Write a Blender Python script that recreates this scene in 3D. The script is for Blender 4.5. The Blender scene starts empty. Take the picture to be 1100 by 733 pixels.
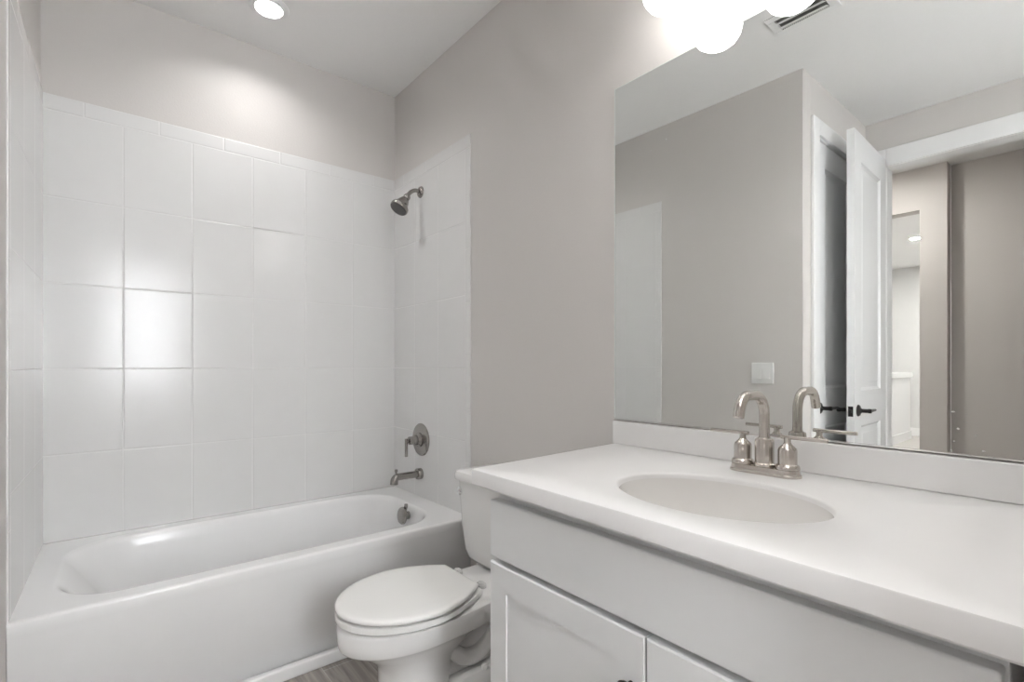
import bpy, bmesh, math, random
from mathutils import Vector, Matrix
random.seed(7)
C = bpy.context.scene
PI = math.pi
CH = 1.145                      # camera height above the floor

# ------------------------------------------------------------------ camera, world, lights, exposure
cam_data = bpy.data.cameras.new('camera'); cam = bpy.data.objects.new('camera', cam_data)
C.collection.objects.link(cam); C.camera = cam
cam.location = (0, 0, CH); cam.rotation_euler = (PI/2, 0, -0.6874)
cam_data.sensor_width = 36; cam_data.lens = 36*538.86/1100
cam_data.shift_y = (392.57-366.5)/1100
cam_data.clip_start = 0.01

GLOBE, CANW, SKY, CANFILL = 3.5, 1.3, 11.5, 52.0     # shades, tub downlight (W), sky, added unseen fill near the entry
VANFILL = 3.7  # added unseen fill over the vanity (W)
C.view_settings.view_transform = 'Standard'; C.view_settings.look = 'None'
C.view_settings.exposure = 1.10; C.view_settings.gamma = 1; C.view_settings.use_curve_mapping = False
w = bpy.data.worlds.new('sky'); C.world = w; w.use_nodes = True
w.node_tree.nodes['Background'].inputs[0].default_value = (0.95, 0.97, 1, 1)
w.node_tree.nodes['Background'].inputs[1].default_value = SKY
pl = bpy.data.lights.new('window_portal', 'AREA'); pl.shape = 'RECTANGLE'; pl.size = .56; pl.size_y = 1.28
pl.cycles.is_portal = True
po = bpy.data.objects.new('window_portal', pl); C.collection.objects.link(po)
po.location = (0.32, -1.30, 1.54); po.rotation_euler = (PI/2, 0, PI)

# ------------------------------------------------------------------ geometry of the room
XR, D, H = 1.3474, 2.7404, 2.74
XPAINT = XR + 0.008             # painted wall, a little behind the tile face
RIM = 0.431
def XLf(y): return -0.1766 - 0.025*(D-y)
YC = 1.09                       # outside corner where the left wall turns
XE = -1.25                      # entry wall

# ------------------------------------------------------------------ materials
def mat(name, col, rough=0.5, metal=0.0, bump=0, bscale=200, spec=0.5, coat=0):
    m = bpy.data.materials.new(name); m.use_nodes = True
    nt = m.node_tree; b = nt.nodes['Principled BSDF']
    b.inputs['Roughness'].default_value = rough; b.inputs['Metallic'].default_value = metal
    b.inputs['Specular IOR Level'].default_value = spec
    if coat: b.inputs['Coat Weight'].default_value = coat; b.inputs['Coat Roughness'].default_value = 0.08
    tc = nt.nodes.new('ShaderNodeTexCoord')
    nz = nt.nodes.new('ShaderNodeTexNoise'); nz.inputs['Scale'].default_value = bscale if bump else 14
    nz.inputs['Detail'].default_value = 4
    nt.links.new(tc.outputs['Object'], nz.inputs['Vector'])
    mx = nt.nodes.new('ShaderNodeMix'); mx.data_type = 'RGBA'
    mx.inputs[6].default_value = (*[c*0.985 for c in col], 1); mx.inputs[7].default_value = (*[min(1, c*1.015) for c in col], 1)
    nt.links.new(nz.outputs['Fac'], mx.inputs[0]); nt.links.new(mx.outputs[2], b.inputs['Base Color'])
    if bump:
        bp = nt.nodes.new('ShaderNodeBump'); bp.inputs['Strength'].default_value = bump; bp.inputs['Distance'].default_value = 0.002
        nt.links.new(nz.outputs['Fac'], bp.inputs['Height']); nt.links.new(bp.outputs[0], b.inputs['Normal'])
    return m
def emis(name, col, s):
    m = bpy.data.materials.new(name); m.use_nodes = True; nt = m.node_tree
    b = nt.nodes['Principled BSDF']; b.inputs['Base Color'].default_value = (.9, .9, .9, 1); b.inputs['Roughness'].default_value = .3
    b.inputs['Emission Color'].default_value = (*col, 1); b.inputs['Emission Strength'].default_value = s
    return m
M = {}
M['paint'] = mat('greige_wall_paint', (.655, .630, .610), .55, bump=.25, bscale=160)
M['hallpaint'] = mat('hall_wall_paint', (.62, .59, .565), .6, bump=.25, bscale=160)
M['loftpaint'] = mat('pale_grey_wall_paint', (.68, .68, .675), .6)
M['ceil'] = mat('ceiling_paint', (.87, .865, .858), .8, bump=.5, bscale=90)
M['tile'] = mat('white_wall_tile', (.775, .773, .768), .2, bump=.03, bscale=14)
M['grout'] = mat('white_grout', (.775, .77, .765), .4)
M['tub'] = mat('white_enamel', (.85, .85, .85), .14)
M['porcelain'] = mat('white_porcelain', (.85, .845, .835), .07)
M['plastic'] = mat('white_seat_plastic', (.84, .835, .815), .22)
M['top'] = mat('white_cultured_marble', (.77, .763, .758), .3)
M['basin'] = mat('shaded_basin_marble', (.76, .745, .725), .22)  # countertop marble, darkened to hold the shade in the bowl
M['cab'] = mat('white_cabinet_paint', (.77, .78, .785), .38)
M['trim'] = mat('white_trim_paint', (.84, .84, .84), .3)
M['door'] = mat('white_door_paint', (.82, .825, .83), .3)
M['nickel'] = mat('brushed_nickel', (.60, .56, .52), .22, 1.0)
M['steel'] = mat('satin_nickel_shower', (.36, .345, .33), .24, 1.0)
M['chrome'] = mat('chrome', (.8, .8, .8), .08, 1.0)
M['black'] = mat('black_metal', (.035, .033, .032), .3, .6)
M['mirror'] = mat('mirror_silver', (.86, .875, .86), .0, 1.0)
nt = M['mirror'].node_tree
M['glassedge'] = mat('mirror_edge_glass', (.75, .80, .78), .1)
M['speck'] = mat('dried_speck', (.80, .80, .79), .6)
M['switch'] = mat('white_switch_plastic', (.84, .84, .83), .3)
M['dark'] = mat('vent_shade_grey', (.26, .26, .25), .8)  # shade of the duct put into the colour
M['carpet'] = mat('grey_carpet', (.52, .50, .48), .95, bump=.6, bscale=300)
M['globe'] = emis('lit_opal_glass', (1, .98, .95), GLOBE)
M['can'] = emis('lit_downlight_lens', (1, .98, .955), 4.0)
M['can_fill'] = emis('added_fill_lens', (1, .98, .955), CANFILL)  # lens of the added entry fill
M['can_hall_fill'] = emis('added_hall_fill_lens', (1, .97, .94), 240)  # lens of the added hall fill
M['can_far'] = emis('lit_hall_lens', (1, .97, .94), 420)
# wood-look plank floor
m = bpy.data.materials.new('grey_brown_wood_plank_tile'); m.use_nodes = True; nt = m.node_tree; b = nt.nodes['Principled BSDF']
tc = nt.nodes.new('ShaderNodeTexCoord'); mp = nt.nodes.new('ShaderNodeMapping')
mp.inputs['Rotation'].default_value = (0, 0, PI/2); mp.inputs['Location'].default_value = (0.1, 0.1135, 0)
nt.links.new(tc.outputs['Object'], mp.inputs['Vector'])
br = nt.nodes.new('ShaderNodeTexBrick'); br.inputs['Scale'].default_value = 1
br.inputs['Brick Width'].default_value = .9; br.inputs['Row Height'].default_value = .152; br.inputs['Mortar Size'].default_value = .0022
br.inputs['Color1'].default_value = (.44, .405, .375, 1); br.inputs['Color2'].default_value = (.34, .31, .285, 1); br.inputs['Mortar'].default_value = (.52, .50, .48, 1)
nt.links.new(mp.outputs[0], br.inputs['Vector'])
mp2 = nt.nodes.new('ShaderNodeMapping'); mp2.inputs['Scale'].default_value = (55, 3, 1); nt.links.new(tc.outputs['Object'], mp2.inputs['Vector'])
nz = nt.nodes.new('ShaderNodeTexNoise'); nz.inputs['Scale'].default_value = 1; nz.inputs['Detail'].default_value = 6; nz.inputs['Distortion'].default_value = .8
nt.links.new(mp2.outputs[0], nz.inputs['Vector'])
cr = nt.nodes.new('ShaderNodeValToRGB'); cr.color_ramp.elements[0].position = .3; cr.color_ramp.elements[0].color = (.62, .62, .62, 1); cr.color_ramp.elements[1].position = .7; cr.color_ramp.elements[1].color = (1.2, 1.2, 1.2, 1)
nt.links.new(nz.outputs['Fac'], cr.inputs[0])
mx = nt.nodes.new('ShaderNodeMix'); mx.data_type = 'RGBA'; mx.blend_type = 'MULTIPLY'; mx.inputs[0].default_value = 1
nt.links.new(br.outputs['Color'], mx.inputs[6]); nt.links.new(cr.outputs[0], mx.inputs[7]); nt.links.new(mx.outputs[2], b.inputs['Base Color'])
b.inputs['Roughness'].default_value = .38
M['floor'] = m
# frosted pane of the added window
m = bpy.data.materials.new('clear_window_glass'); m.use_nodes = True; nt = m.node_tree
b = nt.nodes['Principled BSDF']; nt.nodes.remove(b)
tr = nt.nodes.new('ShaderNodeBsdfTransparent'); gl = nt.nodes.new('ShaderNodeBsdfGlossy'); gl.inputs['Roughness'].default_value = .02
ms = nt.nodes.new('ShaderNodeMixShader'); ms.inputs[0].default_value = .06
nt.links.new(tr.outputs[0], ms.inputs[1]); nt.links.new(gl.outputs[0], ms.inputs[2]); nt.links.new(ms.outputs[0], nt.nodes['Material Output'].inputs[0])
M['pane'] = m

# ------------------------------------------------------------------ mesh helpers
def box(bm, x0, x1, y0, y1, z0, z1):
    v = [bm.verts.new(p) for p in ((x0,y0,z0),(x1,y0,z0),(x1,y1,z0),(x0,y1,z0),(x0,y0,z1),(x1,y0,z1),(x1,y1,z1),(x0,y1,z1))]
    for f in ((3,2,1,0),(4,5,6,7),(0,1,5,4),(1,2,6,5),(2,3,7,6),(3,0,4,7)): bm.faces.new([v[i] for i in f])
    return v
def prism(bm, poly, z0, z1):
    a = [bm.verts.new((x,y,z0)) for x,y in poly]; b = [bm.verts.new((x,y,z1)) for x,y in poly]
    n = len(poly); bm.faces.new(a[::-1]); bm.faces.new(b)
    for i in range(n): bm.faces.new([a[i], a[(i+1)%n], b[(i+1)%n], b[i]])
def loft(bm, rings, cap0=True, cap1=True, closed=True):
    R = [[bm.verts.new(p) for p in r] for r in rings]
    n = len(rings[0])
    for a, b in zip(R, R[1:]):
        for i in range(n if closed else n-1):
            j = (i+1) % n
            bm.faces.new([a[i], a[j], b[j], b[i]])
    if cap0: bm.faces.new(R[0][::-1])
    if cap1: bm.faces.new(R[-1])
    return R
def frame_of(d):
    d = Vector(d).normalized(); u = Vector((0,0,1)) if abs(d.z) < .9 else Vector((1,0,0))
    a = d.cross(u).normalized(); return a, d.cross(a).normalized(), d
def lathe(bm, prof, origin=(0,0,0), axis=(0,0,1), n=40, cap0=True, cap1=True, sx=1.0):
    a, b, d = frame_of(axis); o = Vector(origin)
    rings = [[o + d*h + a*(r*math.cos(2*PI*i/n)*sx) + b*(r*math.sin(2*PI*i/n)) for i in range(n)] for r, h in prof]
    return loft(bm, rings, cap0, cap1)
def tube(bm, pts, rad, n=20, caps=True):
    pts = [Vector(p) for p in pts]; rads = rad if isinstance(rad, (list, tuple)) else [rad]*len(pts)
    rings = []; prev = None
    for i, p in enumerate(pts):
        t = (pts[min(i+1, len(pts)-1)] - pts[max(i-1, 0)]).normalized()
        if prev is None: a, b, _ = frame_of(t)
        else:
            a = (prev - t*prev.dot(t)).normalized(); b = t.cross(a)
        prev = a
        rings.append([p + a*(rads[i]*math.cos(2*PI*k/n)) + b*(rads[i]*math.sin(2*PI*k/n)) for k in range(n)])
    loft(bm, rings, caps, caps)
def spline(pts, k=8):
    P = [Vector(p) for p in pts]; P = [2*P[0]-P[1]] + P + [2*P[-1]-P[-2]]; out = []
    for i in range(1, len(P)-2):
        for j in range(k):
            t = j/k; p0, p1, p2, p3 = P[i-1:i+3]
            out.append(.5*((2*p1)+(p2-p0)*t+(2*p0-5*p1+4*p2-p3)*t*t+(3*p1-p0-3*p2+p3)*t**3))
    out.append(P[-2]); return out
def rrect(x0, x1, y0, y1, r, z, m=8, s=10):
    pts = []
    for cx, cy, a0, nx in ((x1-r,y1-r,0,None),(x0+r,y1-r,PI/2,None),(x0+r,y0+r,PI,None),(x1-r,y0+r,1.5*PI,None)):
        pts.append([(cx+r*math.cos(a0+PI/2*i/m), cy+r*math.sin(a0+PI/2*i/m)) for i in range(m+1)])
    out = []
    for k in range(4):
        out += pts[k]; a = pts[k][-1]; b = pts[(k+1)%4][0]
        out += [(a[0]+(b[0]-a[0])*i/s, a[1]+(b[1]-a[1])*i/s) for i in range(1, s)]
    return [(x, y, z) for x, y in out]
def wloc(o):
    return Vector((0,0,0)) if o is None else wloc(o.parent) + Vector(o.location)
def put(name, bm, m, parent=None, smooth=35, bevel=0, seg=2, rotz=None, xf=None):
    if xf is not None: bmesh.ops.transform(bm, matrix=xf, verts=bm.verts)
    off = wloc(parent)
    if parent is not None: bmesh.ops.translate(bm, vec=-off, verts=bm.verts)
    bmesh.ops.recalc_face_normals(bm, faces=bm.faces)
    me = bpy.data.meshes.new(name); bm.to_mesh(me); bm.free()
    me.materials.append(m if not isinstance(m, str) else M[m])
    if smooth:
        for p in me.polygons: p.use_smooth = True
        me.set_sharp_from_angle(angle=math.radians(smooth))
    o = bpy.data.objects.new(name, me); C.collection.objects.link(o)
    if parent is not None: o.parent = parent
    if bevel:
        b = o.modifiers.new('bevel', 'BEVEL'); b.width = bevel; b.segments = seg; b.limit_method = 'ANGLE'; b.angle_limit = math.radians(40)
        b.harden_normals = False
    return o
def B(): return bmesh.new()
def pbox(name, x0, x1, y0, y1, z0, z1, m, parent=None, bevel=0, seg=2):
    bm = B(); box(bm, x0, x1, y0, y1, z0, z1); return put(name, bm, m, parent, bevel=bevel, seg=seg)
def struct(o): o['kind'] = 'structure'; return o
def thing(name, label, cat, loc, group=None):
    o = bpy.data.objects.new(name, None); C.collection.objects.link(o); o.location = loc; o.empty_display_size = .05
    o['label'] = label; o['category'] = cat
    if group: o['group'] = group
    return o
def tag(o, label, cat, group=None):
    o['label'] = label; o['category'] = cat
    if group: o['group'] = group
    return o

# ------------------------------------------------------------------ the shell
struct(pbox('floor', XE-.06, XPAINT+.1, -1.40, D+.1, -.1, 0, 'floor'))
struct(pbox('floor_hall', -7.7, XE-.06, -1.4, 4.1, -.1, 0, 'carpet'))
struct(pbox('ceiling', -7.7, XPAINT+.1, -1.4, 4.1, H, H+.1, 'ceil'))
struct(pbox('wall_right', XPAINT, XPAINT+.1, -1.4, D+.1, 0, H, 'paint'))
struct(pbox('wall_back', -.36, XPAINT, D+.008, D+.108, 0, H, 'paint'))
bm = B(); prism(bm, [(XLf(D+.008)-.008, D+.008), (XLf(YC), YC), (XLf(YC)-.11, YC+.001), (XLf(D)-.13, D+.008)], 0, H)
struct(put('wall_left', bm, 'paint', smooth=0))
# closet wall facing the camera, with the opening of the closet door
CX0, CX1, DH = -1.115, -.40, 2.445
bm = B()
box(bm, CX1, XLf(YC)-.10, YC, YC+.11, 0, H); box(bm, XE, CX0, YC, YC+.11, 0, H); box(bm, CX0, CX1, YC, YC+.11, DH, H)
struct(put('wall_closet', bm, 'paint', smooth=0))
struct(pbox('wall_closet_back', XE, -.33, 1.75, 1.80, 0, H, 'paint'))
struct(pbox('wall_closet_side', -.36, -.33, YC+.115, 1.745, 0, H, 'paint'))
# entry wall with the doorway to the hall
EY0, EY1 = .205, .985
bm = B()
box(bm, XE-.115, XE, -1.3, EY0, 0, H); box(bm, XE-.115, XE, EY1, 3.9, 0, H); box(bm, XE-.115, XE, EY0, EY1, DH, H)
struct(put('wall_entry', bm, 'paint', smooth=0))
# near wall behind the camera with an unseen window added for fill and tile highlight
WX0, WX1, WZ0, WZ1 = .04, .60, .90, 2.18
bm = B()
box(bm, XE, WX0, -1.30, -1.20, 0, H); box(bm, WX1, XPAINT, -1.30, -1.20, 0, H)
box(bm, WX0, WX1, -1.30, -1.20, 0, WZ0); box(bm, WX0, WX1, -1.30, -1.20, WZ1, H)
struct(put('wall_near', bm, 'paint', smooth=0))
struct(pbox('wall_vanity_shield', .655, XPAINT, -1.20, .030, 0, H, 'paint'))  # unseen wall jog added to block window light from the counter
wn = bpy.data.objects.new('window_fill', None); C.collection.objects.link(wn); wn.location = (.32, -1.24, WZ0); struct(wn)
bm = B(); f = .04
for a in ((WX0, WX0+f, WZ0, WZ1), (WX1-f, WX1, WZ0, WZ1), (WX0+f, WX1-f, WZ0, WZ0+f), (WX0+f, WX1-f, WZ1-f, WZ1), (WX0+f, WX1-f, 1.53, 1.56)):
    box(bm, a[0], a[1], -1.27, -1.22, a[2], a[3])
put('window_frame', bm, 'trim', wn, smooth=0)
pbox('window_pane', WX0+f, WX1-f, -1.249, -1.245, WZ0+f, WZ1-f, 'pane', wn)
# hall and the room beyond, seen in the mirror
XB, XA, YB = -2.42, -2.55, .872
bm = B()
box(bm, XA, XB, YB, 1.043, 0, H); box(bm, XA, XB, 1.043, 2.25, 2.40, H); box(bm, XA, XB, 2.25, 4.0, 0, H)
struct(put('wall_hall', bm, 'hallpaint', smooth=0))
struct(pbox('wall_hall_far', XA-.1, XA, -1.3, YB-.002, 0, H, 'hallpaint'))
struct(pbox('wall_hall_end', XA, XE-.115, -1.4, -1.3, 0, H, 'hallpaint'))
struct(pbox('wall_hall_side', XA, XE-.115, 3.9, 4.0, 0, H, 'hallpaint'))
struct(pbox('wall_loft_back', -7.6, -7.5, .8, 4.0, 0, H, 'loftpaint'))
struct(pbox('wall_loft_side', -7.6, XA-.1, .77, .87, 0, H, 'loftpaint'))
struct(pbox('wall_loft_end', -7.6, XA, 4.0, 4.1, 0, H, 'loftpaint'))
struct(pbox('baseboard_loft', -7.5, -7.485, .87, 4.0, 0, .13, 'trim', bevel=.004))
# ------------------------------------------------------------------ tile surround: one mesh per wall, each tile a tilted crowned slab with eased edges
def tile_wall(name, fn, cols, rows, strip, edge=None, tilts={}, seed=1, rnd=.0045, g=.0013, e=.0034):
    """fn(s,t,n) -> world point; cols / rows are the joint lines"""
    rg = random.Random(seed); bm = B()
    def slab(s0, s1, t0, t1, ts=0, tt=0, crown=.0003):
        N = 8
        us = [0, .5, 1] ; xs = [s0+g, s0+g+e*.4, s0+g+e, s0+g+e*1.6] + [s0+g+e+(s1-s0-2*g-2*e)*i/N for i in range(1, N)] + [s1-g-e*1.6, s1-g-e, s1-g-e*.4, s1-g]
        ys = [t0+g, t0+g+e*.4, t0+g+e, t0+g+e*1.6] + [t0+g+e+(t1-t0-2*g-2*e)*i/N for i in range(1, N)] + [t1-g-e*1.6, t1-g-e, t1-g-e*.4, t1-g]
        V = []
        for i, x in enumerate(xs):
            row = []
            for j, y in enumerate(ys):
                a = 2*(x-s0)/(s1-s0)-1; b_ = 2*(y-t0)/(t1-t0)-1
                n = max(0, abs(ts)-.005)*(s1-s0)/2 + ts*a*(s1-s0)/2 + tt*b_*(t1-t0)/2 + crown*(1-a*a)*(1-b_*b_)
                k = min(i, len(xs)-1-i, j, len(ys)-1-j)
                n -= (.0011 if k == 0 else .0003 if k == 1 else 0)
                row.append(bm.verts.new(fn(x, y, n)))
            V.append(row)
        for i in range(len(xs)-1):
            for j in range(len(ys)-1):
                bm.faces.new([V[i][j], V[i+1][j], V[i+1][j+1], V[i][j+1]])
    for i in range(len(cols)-1):
        for j in range(len(rows)-1):
            ts, tt = tilts.get((i, j), (rg.uniform(-1, 1)*rnd, rg.uniform(-1, 1)*rnd*.75))
            slab(cols[i], cols[i+1], rows[j], rows[j+1], ts, tt)
    half = (cols[1]-cols[0])/2
    sc = [cols[0]] + [c+half for c in cols[:-1]] + [cols[-1] if edge is None else edge]
    for a, b_ in zip(sc, sc[1:]): slab(a, b_, rows[-1], strip, 0, .0)
    if edge is not None:
        z = rows[0]
        k = 0
        while z < rows[-1]-.01:
            z2 = min(z + .254, rows[-1]); slab(cols[-1], edge, z, z2, 0, 0); z = z2
    # grout bed
    smax = cols[-1] if edge is None else edge
    P = [fn(cols[0], rows[0], -.0011), fn(smax, rows[0], -.0011), fn(smax, strip, -.0011), fn(cols[0], strip, -.0011)]
    Q = [fn(cols[0], rows[0], -.0078), fn(smax, rows[0], -.0078), fn(smax, strip, -.0078), fn(cols[0], strip, -.0078)]
    P = [bm.verts.new(p) for p in P]; Q = [bm.verts.new(p) for p in Q]
    gf = [bm.faces.new(P), bm.faces.new(Q[::-1])] + [bm.faces.new([P[i], P[(i+1)%4], Q[(i+1)%4], Q[i]]) for i in range(4)]
    for f_ in gf: f_.material_index = 1
    gi = {tuple(round(c, 5) for c in f_.calc_center_median()) for f_ in gf}
    o = put(name, bm, 'tile', smooth=50)
    o.data.materials.append(M['grout'])
    return struct(o)
zr = [RIM-.004] + [RIM+.0006+.349*k for k in range(1, 6)]; ZT = 2.239
pit = (XR-XLf(D))/6
cb = [XLf(D)+pit*k for k in range(7)]; cb[0] -= .004; cb[6] += .004
TB = {(1, 2): (.0085, .001), (0, 2): (.003, .001), (2, 2): (-.003, 0), (3, 3): (-.001, 0)}
tile_wall('wall_tile_back', lambda s, t, n: (s, D-n, t), cb, zr, ZT, None, TB, 3)
cr_ = [-.004, .248, .498, .748]
tile_wall('wall_tile_right', lambda s, t, n: (XR-n, D-s, t), cr_, zr, ZT, .786, {}, 5)
def lf(s, t, n):
    y = D-s; return (XLf(y)+n, y, t)
tile_wall('wall_tile_left', lf, cr_, zr, ZT, .786, {}, 9, .0006, .0004, .001)

# ------------------------------------------------------------------ doorways
def casing(name, pieces):
    bm = B()
    for p in pieces: box(bm, *p)
    return struct(put(name, bm, 'trim', smooth=0, bevel=.004))
cw = .075
casing('trim_1', [(CX1-.012, CX1+cw, YC-.018, YC-.0005, 0, DH+cw), (CX0-cw+.012, CX0+.012, YC-.018, YC-.0005, 0, DH+cw), (CX0+.012, CX1-.012, YC-.018, YC-.0005, DH-.012, DH+cw)])
casing('trim_2', [(XE+.0005, XE+.018, EY1-.012, EY1+cw, 0, DH+.1), (XE+.0005, XE+.018, EY0-cw, EY0+.012, 0, DH+.1), (XE+.0005, XE+.018, EY0+.012, EY1-.012, DH-.012, DH+.1)])
casing('trim_3', [(XE-.115, XE, EY1-.014, EY1, 0, DH-.014), (XE-.115, XE, EY0, EY0+.014, 0, DH-.014), (XE-.115, XE, EY0, EY1, DH-.014, DH)])
casing('trim_4', [(CX1-.014, CX1, YC, YC+.11, 0, DH-.014), (CX0, CX0+.014, YC, YC+.11, 0, DH-.014), (CX0, CX1, YC, YC+.11, DH-.014, DH)])
def door_leaf_bm(wd, th, ht, z0, panels):
    bm = B()
    def side(y, sgn):
        xs = sorted({0, wd, panels[0][0], panels[0][1]}); zs = sorted({z0, ht} | {p[2] for p in panels} | {p[3] for p in panels})
        for i in range(3):
            for j in range(len(zs)-1):
                pr = [p for p in panels if i == 1 and abs(p[2]-zs[j]) < 1e-6]
                if not pr:
                    bm.faces.new([bm.verts.new(q) for q in ((xs[i],y,zs[j]),(xs[i+1],y,zs[j]),(xs[i+1],y,zs[j+1]),(xs[i],y,zs[j+1]))])
                else:
                    a, b_, c, d = pr[0]
                    R = []
                    for ins, dep in ((0,0),(.004,.006),(.016,.013),(.030,.013),(.05,.004),(.051,.004)):
                        R.append([(a+ins,y+sgn*dep,c+ins),(b_-ins,y+sgn*dep,c+ins),(b_-ins,y+sgn*dep,d-ins),(a+ins,y+sgn*dep,d-ins)])
                    loft(bm, R, False, True)
    side(0, 1); side(th, -1)
    for q in (((0,0,z0),(0,th,z0),(0,th,ht),(0,0,ht)), ((wd,0,z0),(wd,th,z0),(wd,th,ht),(wd,0,ht)), ((0,0,ht),(wd,0,ht),(wd,th,ht),(0,th,ht)), ((0,0,z0),(wd,0,z0),(wd,th,z0),(0,th,z0))):
        bm.faces.new([bm.verts.new(p) for p in q])
    bmesh.ops.remove_doubles(bm, verts=bm.verts, dist=.0002)
    return bm
def lever_bm(o, n, d):
    bm = B(); o = Vector(o); n = Vector(n).normalized(); d = Vector(d).normalized()
    lathe(bm, [(.033,0),(.033,.004),(.028,.010),(.016,.014),(.011,.02),(.011,.048),(.0125,.05),(.0125,.062),(.008,.066)], o, n, 28)
    p = o + n*.055
    tube(bm, [p, p+d*.04, p+d*.09, p+d*.118], [.010,.009,.0075,.006], 14)
    return bm
panels = [(.115, .525, .24, .80), (.115, .525, 1.0, 2.305)]
# main door: open leaf, seen in the mirror
HX, HY = -1.205, .968; ang = math.atan2(.945-.968, .66)      # from hinge to latch
d1 = bpy.data.objects.new('door_1', None); C.collection.objects.link(d1); d1.location = (HX, HY, 0); struct(d1)
xf = Matrix.Translation((HX, HY, 0)) @ Matrix.Rotation(ang, 4, 'Z')
LW = .665
pan2 = [(LW-.54, LW-.125, .24, .80), (LW-.54, LW-.125, 1.0, 2.305)]
put('door_leaf', door_leaf_bm(LW, .038, 2.43+.035, .012, pan2), 'door', d1, smooth=30, xf=xf)
put('door_lever', lever_bm((LW-.062, 0, .89), (0,-1,0), (-1,0,0)), 'black', d1, xf=xf)
put('door_lever', lever_bm((LW-.062, .038, .89), (0,1,0), (-1,0,0)), 'black', d1, xf=xf)
bm = B(); box(bm, LW, LW+.0015, .007, .031, .858, .915); box(bm, LW+.0015, LW+.009, .013, .025, .878, .896)
put('latch_plate', bm, 'black', d1, smooth=0, xf=xf)
bm = B()
for z in (.25, 1.25, 2.2): lathe(bm, [(.007, 0), (.007, .09)], (-.004, .046, z), (0,0,1), 14)
put('door_hinges', bm, 'black', d1, xf=xf)
# closet door: closed
d2 = bpy.data.objects.new('door_2', None); C.collection.objects.link(d2); d2.location = (CX0+.016, YC+.012, 0); struct(d2)
W2 = (CX1-.016)-(CX0+.016)
xf2 = Matrix.Translation((CX0+.016, YC+.012, 0))
put('door_leaf', door_leaf_bm(W2, .035, DH-.018, .012, [(.15, W2-.15, .24, .79), (.15, W2-.15, 1.01, 2.29)]), 'door', d2, smooth=30, xf=xf2)
put('door_lever', lever_bm((W2-.07, 0, .90), (0,-1,0), (-1,0,0)), 'black', d2, xf=xf2)
# baseboards in the bathroom
struct(pbox('baseboard_right', XPAINT-.013, XPAINT-.0005, 1.062, 1.944, .0, .12, 'trim', bevel=.005))
bm = B(); prism(bm, [(XLf(1.935)+.0005, 1.935), (XLf(YC)+.0005, YC), (XLf(YC)+.013, YC), (XLf(1.935)+.013, 1.935)], 0, .12)
struct(put('baseboard_left', bm, 'trim', smooth=0, bevel=.004))

# ------------------------------------------------------------------ bathtub
TY0 = 1.945
tub = thing('bathtub', 'white alcove bathtub set between the tiled walls under the shower head', 'bathtub', (.58, 2.34, 0))
def skew(p):                                    # the left wall is a touch out of square
    x, y, z = p
    k = max(0, min(1, (XR-x)/(XR-XLf(D))))
    return (x - .025*(D-y)*k, y, z)
bm = B()
X0, X1, Y0, Y1 = XLf(D)-.004, XR+.002, TY0, D+.002
def TR(x0, x1, y0, y1, r, z): return [skew(p) for p in rrect(x0, x1, y0, y1, r, z, 10, 14)]
rings = [TR(X0, X1, Y0+.028, Y1, .004, .005), TR(X0, X1, Y0+.028, Y1, .004, .09), TR(X0, X1, Y0+.008, Y1, .004, .115), TR(X0, X1, Y0+.005, Y1, .004, RIM-.06), TR(X0, X1, Y0, Y1, .004, RIM-.04), TR(X0, X1, Y0, Y1, .004, RIM-.009), TR(X0, X1, Y0+.0025, Y1, .004, RIM-.003), TR(X0, X1, Y0+.009, Y1-.002, .006, RIM),
         TR(X0+.02, X1-.02, Y0+.02, Y1-.02, .015, RIM), TR(X0+.07, X1-.105, Y0+.067, Y1-.07, .185, RIM), TR(X0+.075, X1-.11, Y0+.072, Y1-.075, .19, RIM), TR(X0+.082, X1-.116, Y0+.078, Y1-.081, .19, RIM-.0015), TR(X0+.09, X1-.122, Y0+.084, Y1-.087, .19, RIM-.008),
         TR(X0+.105, X1-.127, Y0+.09, Y1-.093, .185, RIM-.025), TR(X0+.13, X1-.131, Y0+.096, Y1-.10, .18, RIM-.06), TR(X0+.18, X1-.138, Y0+.106, Y1-.11, .17, RIM-.14), TR(X0+.24, X1-.150, Y0+.122, Y1-.125, .15, RIM-.25),
         TR(X0+.28, X1-.165, Y0+.14, Y1-.145, .14, RIM-.30), TR(X0+.33, X1-.2, Y0+.175, Y1-.18, .12, RIM-.33), TR(X0+.42, X1-.28, Y0+.25, Y1-.25, .08, RIM-.338)]
loft(bm, rings)
put('tub_shell', bm, 'tub', tub, smooth=60)
bm = B(); oc = Vector((X1-.137, 2.315, .380)); ax = Vector((-1, 0, .10)).normalized()
lathe(bm, [(.020,-.004),(.020,.022),(.040,.024),(.043,.027),(.043,.033),(.038,.040),(.026,.045),(.012,.047),(.001,.0475)], oc, ax, 36)
ov = put('overflow_plate', bm, 'steel', tub); ov['label'] = 'satin nickel overflow plate'
bm = B(); tube(bm, [oc+ax*.012+Vector((0,0,.012)), oc+ax*.012+Vector((0,-.004,.034)), oc+ax*.013+Vector((0,-.006,.046)), oc+ax*.013+Vector((0,-.007,.058))], [.006,.006,.010,.009], 14)
put('trip_lever', bm, 'steel', ov)
bm = B(); lathe(bm, [(.036,-.002),(.036,.004),(.028,.006),(.02,.002),(.001,.002)], (X1-.36, 2.34, RIM-.338), (0,0,1), 30)
put('drain', bm, 'steel', tub)
struct(pbox('trim_5', XLf(1.93)+.015, XR-.002, 1.922, TY0+.004, 0, .048, 'trim', bevel=.006))

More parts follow.
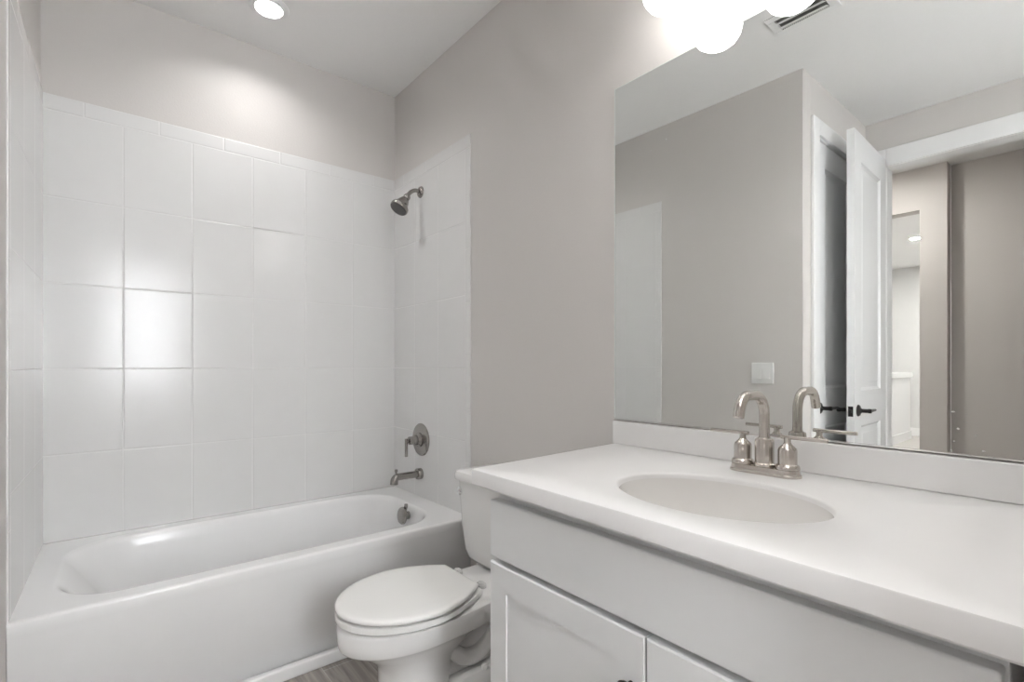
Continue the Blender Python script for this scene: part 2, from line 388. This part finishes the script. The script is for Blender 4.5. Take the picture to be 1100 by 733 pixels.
# ------------------------------------------------------------------ shower fittings on the right wall
sh = thing('shower_fixture', 'satin nickel shower head on a bent arm high on the tiled wall', 'shower head', (XR-.001, 2.42, 2.085))
F = Vector((XR-.001, 2.42, 2.085))
bm = B(); lathe(bm, [(.031,0),(.031,.003),(.027,.009),(.017,.014),(.011,.015)], F, (-1,0,0), 32); put('flange', bm, 'steel', sh)
arm = spline([F, F+Vector((-.035,-.002,.002)), F+Vector((-.066,-.004,-.016)), F+Vector((-.087,-.006,-.046))], 8)
bm = B(); tube(bm, arm, .0105, 18); put('shower_arm', bm, 'steel', sh)
tip = arm[-1]; hd = Vector((-.55, -.04, -.80)).normalized()
bm = B()
lathe(bm, [(.012,-.012),(.017,-.008),(.019,.002),(.017,.012),(.014,.016)], tip, hd, 28); put('swivel_ball', bm, 'steel', sh)
bm = B()
lathe(bm, [(.015,.012),(.022,.020),(.027,.030),(.034,.052),(.043,.066),(.047,.070),(.0485,.076),(.0485,.087),(.046,.091)], tip, hd, 40)
hb = put('spray_bell', bm, 'steel', sh)
bm = B(); lathe(bm, [(.044,.0905),(.044,.0935),(.030,.0945),(.002,.0945)], tip, hd, 40)
a_, b_, d_ = frame_of(hd)
for r_, n_ in ((.012,6),(.024,12),(.036,18)):
    for i in range(n_):
        t_ = 2*PI*i/n_; lathe(bm, [(.0022,.094),(.0016,.0975)], tip+a_*(r_*math.cos(t_))+b_*(r_*math.sin(t_)), hd, 6)
put('spray_face', bm, mat('grey_spray_face', (.16,.16,.16), .35, .3), hb)
va = thing('shower_valve', 'round satin nickel shower valve with a single lever above the tub spout', 'shower valve', (XR-.001, 2.415, .742))
V0 = Vector((XR-.001, 2.415, .742))
bm = B(); lathe(bm, [(.088,0),(.088,.003),(.084,.008),(.072,.011),(.045,.013),(.040,.013)], V0, (-1,0,0), 48); put('escutcheon', bm, 'steel', va)
bm = B(); lathe(bm, [(.038,.012),(.038,.018),(.030,.026),(.027,.030),(.027,.046),(.022,.049),(.022,.072),(.019,.076),(.002,.077)], V0, (-1,0,0), 36); put('valve_hub', bm, 'steel', va)
bm = B(); p = V0+Vector((-.066,0,0)); dl = Vector((-.3,.0,-1)).normalized()
tube(bm, [p, p+Vector((-.014,0,-.002)), p+Vector((-.022,.0,-.004))], .008, 12)
q = p+Vector((-.024, 0, .012)); tube(bm, [q, q+Vector((0,0,-.095))], .008, 16)
put('valve_lever', bm, 'steel', va)
sp = thing('tub_spout', 'satin nickel tub spout with diverter knob low on the tiled wall', 'spout', (XR-.001, 2.42, .557))
S0 = Vector((XR-.001, 2.42, .557))
bm = B(); lathe(bm, [(.030,0),(.030,.022),(.028,.025),(.018,.026)], S0, (-1,0,0), 36); put('spout_collar', bm, 'steel', sp)
bm = B(); pth = [S0+Vector((-.022,0,0)), S0+Vector((-.08,0,0)), S0+Vector((-.135,0,0))] + [S0+Vector((-.135-.022*math.sin(t), 0, -.022+.022*math.cos(t))) for t in (.3,.6,.9,1.2,1.5)] + [S0+Vector((-.158,0,-.036))]
tube(bm, pth, [.0185]*3+[.0187,.0192,.0197,.0202,.0205,.0208], 24)
put('spout_body', bm, 'steel', sp)
bm = B(); lathe(bm, [(.005,.018),(.005,.030),(.008,.032),(.008,.042),(.005,.045)], S0+Vector((-.146,0,-.004)), (0,0,1), 14); put('diverter_knob', bm, 'steel', sp)

# ------------------------------------------------------------------ toilet (faces -x, axis y = TC)
TC = 1.50
to = thing('toilet', 'white two-piece toilet with closed lid between the bathtub and the vanity', 'toilet', (.95, TC, 0))
def egg(z, xf_, xm, xb, hw, hb, n1=28, n2=14, n3=8, p=1.8):
    pts = []
    for i in range(n1+1):
        t = PI/2 + PI*i/n1
        pts.append((xm + (xm-xf_)*math.cos(t), TC + hw*math.sin(t), z))
    def wd(u): return hw - (hw-hb)*u**p
    us = [1-(1-i/n2)**1.4 for i in range(n2+1)]
    for u in us[1:]: pts.append((xm + (xb-xm)*u, TC - wd(u), z))
    for i in range(1, n3): pts.append((xb, TC - hb + 2*hb*i/n3, z))
    for u in us[:0:-1]: pts.append((xm + (xb-xm)*u, TC + wd(u), z))
    return pts
bm = B()
loft(bm, [egg(.002,.700,.80,.90,.108,.085), egg(.012,.695,.80,.90,.112,.088), egg(.10,.692,.80,.89,.108,.085), egg(.17,.688,.80,.90,.106,.082), egg(.20,.675,.80,.93,.108,.08), egg(.225,.645,.80,.97,.118,.08), egg(.25,.610,.80,1.02,.132,.09), egg(.268,.583,.80,1.06,.143,.105), egg(.272,.576,.80,1.08,.147,.108),
          egg(.275,.563,.80,1.10,.155,.118), egg(.281,.559,.80,1.10,.158,.120), egg(.30,.557,.80,1.10,.163,.124), egg(.338,.556,.80,1.10,.171,.130), egg(.345,.559,.80,1.10,.170,.129), egg(.350,.567,.80,1.09,.162,.122)])
# deck that carries the tank
loft(bm, [rrect(1.0, 1.27, TC-.085, TC+.085, .03, .262), rrect(.97, 1.30, TC-.115, TC+.115, .03, .275), rrect(.95, 1.31, TC-.122, TC+.122, .03, .29), rrect(.93, 1.315, TC-.133, TC+.133, .03, .345), rrect(.935, 1.31, TC-.128, TC+.128, .03, .354), rrect(.945, 1.30, TC-.118, TC+.118, .03, .358)])
# rear foot, web and the trapway swelling out of both sides
loft(bm, [rrect(.86, 1.24, TC-.108, TC+.108, .05, .002), rrect(.86, 1.24, TC-.110, TC+.110, .05, .03), rrect(.865, 1.235, TC-.106, TC+.106, .05, .07), rrect(.88, 1.22, TC-.092, TC+.092, .05, .088), rrect(.95, 1.2, TC-.06, TC+.06, .04, .092)])
loft(bm, [rrect(.86, 1.18, TC-.048, TC+.048, .03, .08), rrect(.86, 1.20, TC-.052, TC+.052, .03, .2), rrect(.86, 1.24, TC-.075, TC+.075, .03, .275)])
for s in (-1, 1):
    tube(bm, spline([(.83, TC+s*.066, .235), (.91, TC+s*.062, .185), (.97, TC+s*.058, .14), (1.03, TC+s*.055, .135), (1.09, TC+s*.052, .175), (1.15, TC+s*.05, .25), (1.18, TC+s*.05, .29)], 8), [.020+.010*math.sin(PI*i/48) for i in range(49)], 18)
    lathe(bm, [(.013,0),(.013,.010),(.010,.016),(.001,.018)], (1.04, TC+s*.085, .086), (0,0,1), 16)
put('bowl', bm, 'porcelain', to, smooth=45)
bm = B()
def lidring(z, k):
    return egg(z, .553+k, .795, .997-k, .1945-k, .107-k, n1=36)
def seatring(z, k):
    return egg(z, .553+k, .795, 1.012-k, .187-k, .110-k, n1=36)
loft(bm, [seatring(.3545,.012), seatring(.3555,.007), seatring(.361,.001), seatring(.373,0), seatring(.378,.002), seatring(.3805,.008)])
put('seat', bm, 'plastic', to, smooth=40)
bm = B()
loft(bm, [lidring(.3870,.010), lidring(.3874,.004), lidring(.390,.0005), lidring(.397,0), lidring(.401,.0025), lidring(.4035,.008), lidring(.4048,.02), lidring(.4054,.05)])
put('lid', bm, 'plastic', to, smooth=50)
for s in (-1, 1):
    bm = B(); lathe(bm, [(.016,0),(.016,.010),(.011,.016),(.001,.018)], (1.045, TC+.02+s*.075, .3585), (0,0,1), 20, sx=1.3)
    put('hinge_cap', bm, mat('grey_hinge_cap', (.6,.6,.59), .25), to)
# tank
tk = B(); TX0, TX1 = 1.122, 1.335; ty0, ty1 = TC-.222, TC+.222
loft(tk, [rrect(TX0+.05, TX1-.03, ty0+.085, ty1-.085, .03, .3595), rrect(TX0+.03, TX1-.015, ty0+.055, ty1-.055, .04, .364), rrect(TX0+.017, TX1-.006, ty0+.032, ty1-.032, .04, .38), rrect(TX0+.012, TX1, ty0+.022, ty1-.022, .035, .41), rrect(TX0+.006, TX1, ty0+.01, ty1-.01, .03, .50), rrect(TX0, TX1, ty0, ty1, .028, .683)])
put('tank', tk, 'porcelain', to, smooth=40)
bm = B()
loft(bm, [rrect(TX0-.010, TX1+.004, ty0-.012, ty1+.012, .03, .6835), rrect(TX0-.014, TX1+.006, ty0-.016, ty1+.016, .033, .69), rrect(TX0-.014, TX1+.006, ty0-.016, ty1+.016, .033, .707), rrect(TX0-.010, TX1+.003, ty0-.012, ty1+.012, .032, .717), rrect(TX0+.0, TX1-.006, ty0-.001, ty1+.001, .03, .7205), rrect(TX0+.03, TX1-.04, ty0+.03, ty1-.03, .03, .722)])
put('tank_lid', bm, 'porcelain', to, smooth=40)
bm = B(); L0 = Vector((TX0+.0015, TC+.20, .637))
lathe(bm, [(.0165,0),(.0165,.005),(.012,.009),(.008,.011),(.008,.014)], L0, (-1,0,0), 24)
tube(bm, [L0+Vector((-.012,.004,0)), L0+Vector((-.014,-.008,-.001)), L0+Vector((-.014,-.018,-.002))], [.006,.006,.005], 14)
put('flush_lever', bm, 'chrome', to)

# ------------------------------------------------------------------ vanity
VC = thing('vanity_cabinet', 'white shaker vanity cabinet with wide false drawer front over two doors', 'cabinet', (1.05, .5435, 0))
VX, VY0, VY1 = .755, .080, 1.007
bm = B()
xa, xb, ya, yb = VX+.0285, XPAINT-.002, VY0, VY1
box(bm, xa, xb, ya, ya+.016, .10, .838); box(bm, xa, xb, yb-.016, yb, .10, .838)                 # side panels
box(bm, xa, xb, ya+.0162, yb-.0162, .10, .116); box(bm, xb-.008, xb, ya+.0162, yb-.0162, .1165, .838)  # bottom and back
box(bm, xa-.0002, xa+.019, ya-.0001, ya+.045, .1165, .6198); box(bm, xa-.0002, xa+.019, yb-.045, yb+.0001, .1165, .6198)  # face frame
box(bm, xa-.0002, xa+.019, ya-.0001, yb+.0001, .62, .8381); box(bm, xa, xa+.019, .515, .572, .1165, .6198)
box(bm, VX+.09, xb, ya+.004, yb-.004, .0, .0995)
put('carcass', bm, 'cab', VC, smooth=0, bevel=.0015)
pbox('drawer_front', VX, VX+.028, VY0+.003, VY1, .669, .8105, 'cab', VC, bevel=.004, seg=3)
def shaker(y0, y1, z0, z1):
    bm = B(); fr = .064; dp = .0035
    x0, x1 = VX, VX+.028
    o = [(y0,z0),(y1,z0),(y1,z1),(y0,z1)]; i_ = [(y0+fr,z0+fr),(y1-fr,z0+fr),(y1-fr,z1-fr),(y0+fr,z1-fr)]
    i2 = [(y0+fr+.001,z0+fr+.001),(y1-fr-.001,z0+fr+.001),(y1-fr-.001,z1-fr-.001),(y0+fr+.001,z1-fr-.001)]
    loft(bm, [[(x1,*p) for p in o], [(x0+.003,*p) for p in o], [(x0,p[0]+(.003 if k in (0,3) else -.003),p[1]+(.003 if k<2 else -.003)) for k,p in enumerate(o)], [(x0,*p) for p in i_], [(x0+dp,*p) for p in i2]])
    return bm
mid = .5435
da = put('cabinet_door', shaker(mid+.0015, VY1, .105, .656), 'cab', VC, smooth=20)
db = put('cabinet_door', shaker(VY0+.003, mid-.0015, .105, .656), 'cab', VC, smooth=20)
for dd, y in ((da, mid+.030), (db, mid-.030)):
    bm = B(); lathe(bm, [(.006,0),(.005,.012),(.013,.018),(.015,.024),(.013,.029),(.004,.031)], (VX, y, .559), (-1,0,0), 24)
    k = put('door_knob', bm, 'black', dd); k['label'] = 'dark round knob'
# countertop with an oval basin opening
ct = thing('vanity_countertop', 'white vanity countertop with a sunken oval basin and low backsplash', 'countertop', (1.04, .55, .84))
CT, CB = .882, .8405
poly = [(.716, .045), (XPAINT-.001, .045), (XPAINT-.001, 1.092), (.731, 1.052)]
SC, SA, SB = Vector((.978, .533)), .1643, .2147
NN = 128
def hit(a):
    d = Vector((math.cos(a), math.sin(a))); best = None
    for i in range(4):
        p = Vector(poly[i]); e = Vector(poly[(i+1)%4])-p
        den = d.x*e.y-d.y*e.x
        if abs(den) < 1e-9: continue
        q = p-SC; t = (q.x*e.y-q.y*e.x)/den; s = (q.x*d.y-q.y*d.x)/den
        if t > 0 and -1e-6 <= s <= 1+1e-6 and (best is None or t < best): best = t
    return SC+d*best
angs = [2*PI*i/NN for i in range(NN)]
outer = [hit(a) for a in angs]
for p in poly:
    p = Vector(p); k = min(range(NN), key=lambda i: (outer[i]-p).length); outer[k] = p
def ell(s, z, k=0): 
    out = []
    for i, a in enumerate(angs):
        v = Vector((math.cos(a), math.sin(a))); r = 1/math.sqrt((v.x/(SA*s+k))**2+(v.y/(SB*s+k))**2)
        out.append((SC.x+v.x*r, SC.y+v.y*r, z))
    return out
def offp(d, z):
    c = Vector((1.03, .55)); out = []
    for p in outer:
        q = Vector(p); 
        x = min(max(q.x, .716+d+.015*(q.y-.045)/1.0), XPAINT-.001-d); y = min(max(q.y, .045+d), 1.092-d-(.0627*(XPAINT-q.x)))
        out.append((x, y, z))
    return out
bm = B()
loft(bm, [ell(1, CB+.002, .012), offp(.004, CB), offp(0, CB+.004), offp(0, CT-.005), offp(.0015, CT-.0015), offp(.005, CT), ell(1, CT, .004), ell(1, CT-.0012, .001), ell(1, CT-.005, -.0015), ell(1, CT-.018, -.003)], False, False)
put('countertop_slab', bm, 'top', ct, smooth=40)
bm = B()
prof = [(1, .012, 0), (.995, .020, 0), (.985, .035, 0), (.955, .06, 0), (.90, .085, 0), (.80, .108, 0), (.66, .124, 0), (.48, .133, 0), (.28, .138, 0), (.12, .1405, 0)]
bs = [ell(s, CT-d_-.0005, -.0032 if s > .9 else 0) for s, d_, _ in prof]
od = [ell(s*1.0+.04, CT-d_-.012, 0) for s, d_, _ in prof[::-1]]
loft(bm, od[:-2] + bs, True, True)
put('basin', bm, 'basin', ct, smooth=60)
bm = B(); lathe(bm, [(.030,-.002),(.030,.003),(.024,.005),(.018,.002),(.001,.003)], (SC.x, SC.y, CT-.1402), (0,0,1), 28); put('drain', bm, 'nickel', ct)
bm = B(); prism(bm, [(XR-.012, .045), (XPAINT-.001, .045), (XPAINT-.001, 1.092), (XR-.012, 1.092)], CT+.0003, .9585)
put('backsplash', bm, 'top', ct, smooth=0, bevel=.002)

# ------------------------------------------------------------------ faucet
FX, FY = 1.250, .554
fa = thing('bathroom_faucet', 'brushed nickel two-handle faucet standing behind the oval basin', 'faucet', (FX, FY, CT))
bm = B()
def stad(hw, L, z, n=16):
    pts = []
    for i in range(n+1): t = PI*i/n; pts.append((FX+hw*math.cos(t), FY+L+hw*math.sin(t), z))
    for i in range(n+1): t = PI+PI*i/n; pts.append((FX+hw*math.cos(t), FY-L+hw*math.sin(t), z))
    return pts
loft(bm, [stad(.030,.053,CT+.0005), stad(.030,.053,CT+.005), stad(.027,.053,CT+.008), stad(.0265,.053,CT+.014), stad(.0255,.053,CT+.018), stad(.02,.05,CT+.0195)])
put('base_plate', bm, 'nickel', fa, smooth=40)
bm = B(); Z0 = CT+.019
lathe(bm, [(.025,0),(.025,.005),(.0215,.008),(.0215,.060),(.020,.065),(.0135,.068),(.0135,.07)], (FX, FY, Z0), (0,0,1), 32)
R_ = .050; zt = 1.074
path = [(FX, FY, Z0+.066), (FX, FY, Z0+.09), (FX, FY, zt-R_)] + [(FX-R_+R_*math.cos(t), FY, zt-R_+R_*math.sin(t)) for t in [PI/2*k/8 for k in range(1, 9)]]
R2 = .040; xb_ = FX-.085
path += [(xb_, FY, zt)] + [(xb_-R2*math.sin(t), FY, zt-R2+R2*math.cos(t)) for t in [1.35*k/8 for k in range(1, 9)]]
e1 = Vector(path[-1]); tn = (e1-Vector(path[-2])).normalized(); path += [e1+tn*.008, e1+tn*.018]
tube(bm, path, .0120, 22)
put('spout', bm, 'nickel', fa, smooth=40)
for s in (1, -1):
    bm = B(); hy = FY+s*.053
    lathe(bm, [(.0265,0),(.0265,.004),(.0245,.009),(.0205,.012),(.0205,.044),(.019,.049),(.010,.058),(.0075,.062),(.0075,.074)], (FX, hy, Z0), (0,0,1), 28)
    hv = put('valve_body', bm, 'nickel', fa, smooth=40)
    bm = B(); zz = Z0+.0745
    dv = Vector((0, s, 0))
    c0 = Vector((FX, hy, zz)); tube(bm, [c0-dv*.014, c0+dv*.085], .0048, 16)
    put('handle_lever', bm, 'nickel', hv)

# ------------------------------------------------------------------ mirror
MY0, MY1, MZ0, MZ1 = .034, 1.0912, .966, 2.0768
mi = thing('wall_mirror', 'large frameless wall mirror above the vanity backsplash', 'mirror', (XR, .54, MZ0))
pbox('glass', XR, XR+.006, MY0, MY1, MZ0, MZ1, 'mirror', mi)
bm = B(); box(bm, XR-.0006, XR+.0062, MY1+.0002, MY1+.0022, MZ0, MZ1); box(bm, XR-.0006, XR+.0062, MY0, MY1+.0022, MZ1+.0002, MZ1+.0016)
put('polished_edge', bm, 'glassedge', mi, smooth=0)
pbox('bottom_channel', XR-.003, XR+.006, MY0, MY1, MZ0-.0035, MZ0-.0003, 'chrome', mi)
def ray(u, v):
    yaw = .6874; a = (u-550)/538.86; b = -(v-392.57)/538.86
    return (math.sin(yaw)+a*math.cos(yaw), math.cos(yaw)-a*math.sin(yaw), b)
bm = B()
for (y_, z_, ry, rz_) in ((.948,1.825,.0022,.001), (.893,1.842,.0022,.0013), (.2205,1.050,.0030,.0016), (.2125,1.016,.0026,.0014), (.2190,.990,.0016,.0013), (.1855,1.006,.0016,.0012), (.1745,.975,.0026,.0014), (.2235,.970,.0018,.0015)):
    n = 14
    loft(bm, [[(XR-h_, y_+ry*k_*math.cos(2*PI*i/n), z_+rz_*k_*math.sin(2*PI*i/n)) for i in range(n)] for h_, k_ in ((0.0001,1),(.0003,.9),(.0005,.4))])
put('dried_specks', bm, 'speck', mi)['kind'] = 'stuff'

# ------------------------------------------------------------------ light bar above the mirror
LX, LZ = 1.217, 2.130
vl = thing('vanity_light', 'three-light vanity bar with lit opal glass shades above the mirror', 'light', (XPAINT-.001, .58, 2.30))
pbox('back_plate', XPAINT-.026, XPAINT-.001, .58-.30, .58+.30, 2.275, 2.385, 'nickel', vl, bevel=.006, seg=3)
for y in (.798, .58, .362):
    bm = B(); tube(bm, spline([(XPAINT-.02, y, 2.33), (1.26, y, 2.345), (LX, y, 2.325), (LX, y, 2.29)], 6), .008, 14)
    lathe(bm, [(.010,.0),(.028,-.006),(.030,-.03),(.026,-.034)], (LX, y, 2.295), (0,0,1), 24)
    put('arm', bm, 'nickel', vl)
    bm = B()
    lathe(bm, [(.004,0),(.022,.002),(.042,.008),(.058,.020),(.068,.036),(.072,.055),(.072,.075),(.068,.098),(.058,.122),(.044,.145),(.032,.158)], (LX, y, LZ), (0,0,1), 40, True, True)
    put('glass_shade', bm, 'globe', vl)

# ------------------------------------------------------------------ recessed lights, vent, switch
def can(x, y, label, r=.057, m='can', group=None, watts=0):
    t = thing('recessed_light', label, 'light', (x, y, H), group)
    bm = B(); n = 40
    lathe(bm, [(r+.001,-.010),(r+.006,-.004),(r+.02,-.006),(r+.026,-.003),(r+.027,-.0003)], (x, y, H), (0,0,1), n, False, False)
    put('trim_ring', bm, 'trim', t)
    bm = B(); lathe(bm, [(.002,-.0062),(r*.6,-.0062),(r,-.0058),(r,-.0005)], (x, y, H), (0,0,1), n); put('lens', bm, m, t)
    if watts:
        l = bpy.data.lights.new('downlight_lamp', 'AREA'); l.shape = 'DISK'; l.size = 2*r; l.energy = watts; l.color = (1, .98, .955); l.spread = math.radians(140)
        lo = bpy.data.objects.new('downlight_lamp', l); C.collection.objects.link(lo); lo.parent = t; lo.location = (0, 0, -.0075)
    return t
can(.581, 2.414, 'round lit downlight in the ceiling over the bathtub', watts=CANW)
can(.40, .30, 'added unseen fill light in the ceiling in front of the vanity, above the view', watts=VANFILL)  # unseen lamp added to brighten the countertop
can(-.62, -.35, 'added unseen fill light in the ceiling near the entry door', m='can_fill')  # unseen lamp added as general room fill
can(-5.2, 1.65, 'small lit downlight in the room beyond the hall, seen in the mirror', m='can_far')
for x, y in ((-5.2, 3.2), (-3.6, 1.5), (-6.6, 1.4)):
    can(x, y, 'added fill light in the room beyond the hall, outside the view', m='can_far', group='added fill lights out of view')  # unseen lamps added to brighten the room beyond
can(-1.75, 1.3, 'added fill light in the hall ceiling outside the doorway, out of view', m='can_hall_fill')  # unseen lamp added to light the hall walls and shade their step
cv = thing('ceiling_vent', 'white rectangular ceiling air vent seen in the mirror above the wall corner', 'vent', (.241, .922, H))
vx0, vx1, vy0, vy1 = .196, .286, .822, 1.022
bm = B(); fl = .035
for a in ((vx0-fl, vx0, vy0-fl, vy1+fl), (vx1, vx1+fl, vy0-fl, vy1+fl), (vx0, vx1, vy0-fl, vy0), (vx0, vx1, vy1, vy1+fl)): box(bm, a[0], a[1], a[2], a[3], H-.007, H-.0004)
put('vent_frame', bm, 'trim', cv, smooth=0, bevel=.002)
pbox('duct_shade', vx0+.001, vx1-.001, vy0+.001, vy1-.001, H-.0012, H-.0004, 'dark', cv)  # flat sheet coloured as the shade inside the duct
for k in range(2):
    bm = B(); x = vx0+.016+k*.040
    prism(bm, [(0,0),(.033,.013),(.0335,.0115),(.001,-.001)], vy0+.002, vy1-.002)
    for v in bm.verts: v.co = Vector((x+.028-v.co.x, v.co.z, H-.0165+v.co.y))
    put('louver', bm, 'trim', cv, smooth=0)
sw = thing('light_switch', 'white two-gang rocker switch plate on the painted wall, seen in the mirror', 'switch', (XLf(1.3), 1.297, 1.10))
sx = XLf(1.297)
pbox('cover_plate', sx+.0015, sx+.0075, 1.297-.0615, 1.297+.0615, 1.1-.0595, 1.1+.0595, 'switch', sw, bevel=.003)
for s in (-1, 1):
    bm = B(); y = 1.297+s*.023; x = sx+.0076
    bm_pts = [(x, .9), (x+.004, .9)]
    v = box(bm, x, x+.004, y-.0165, y+.0165, 1.1-.033, 1.1+.033)
    for q in v:
        if q.co.z > 1.1 and q.co.x > x+.002: q.co.x -= .0032
    put('rocker', bm, 'switch', sw, smooth=0, bevel=.001)
# ------------------------------------------------------------------ knee wall in the room beyond
bm = B(); box(bm, -7.05, -4.2, 2.10, 2.24, 0, .955)
struct(put('wall_knee', bm, 'trim', smooth=0))
struct(pbox('trim_6', -7.08, -4.2, 2.07, 2.27, .955, 1.04, 'trim', bevel=.006))
struct(pbox('baseboard_knee', -7.065, -4.2, 2.085, 2.0995, 0, .13, 'trim', bevel=.004))
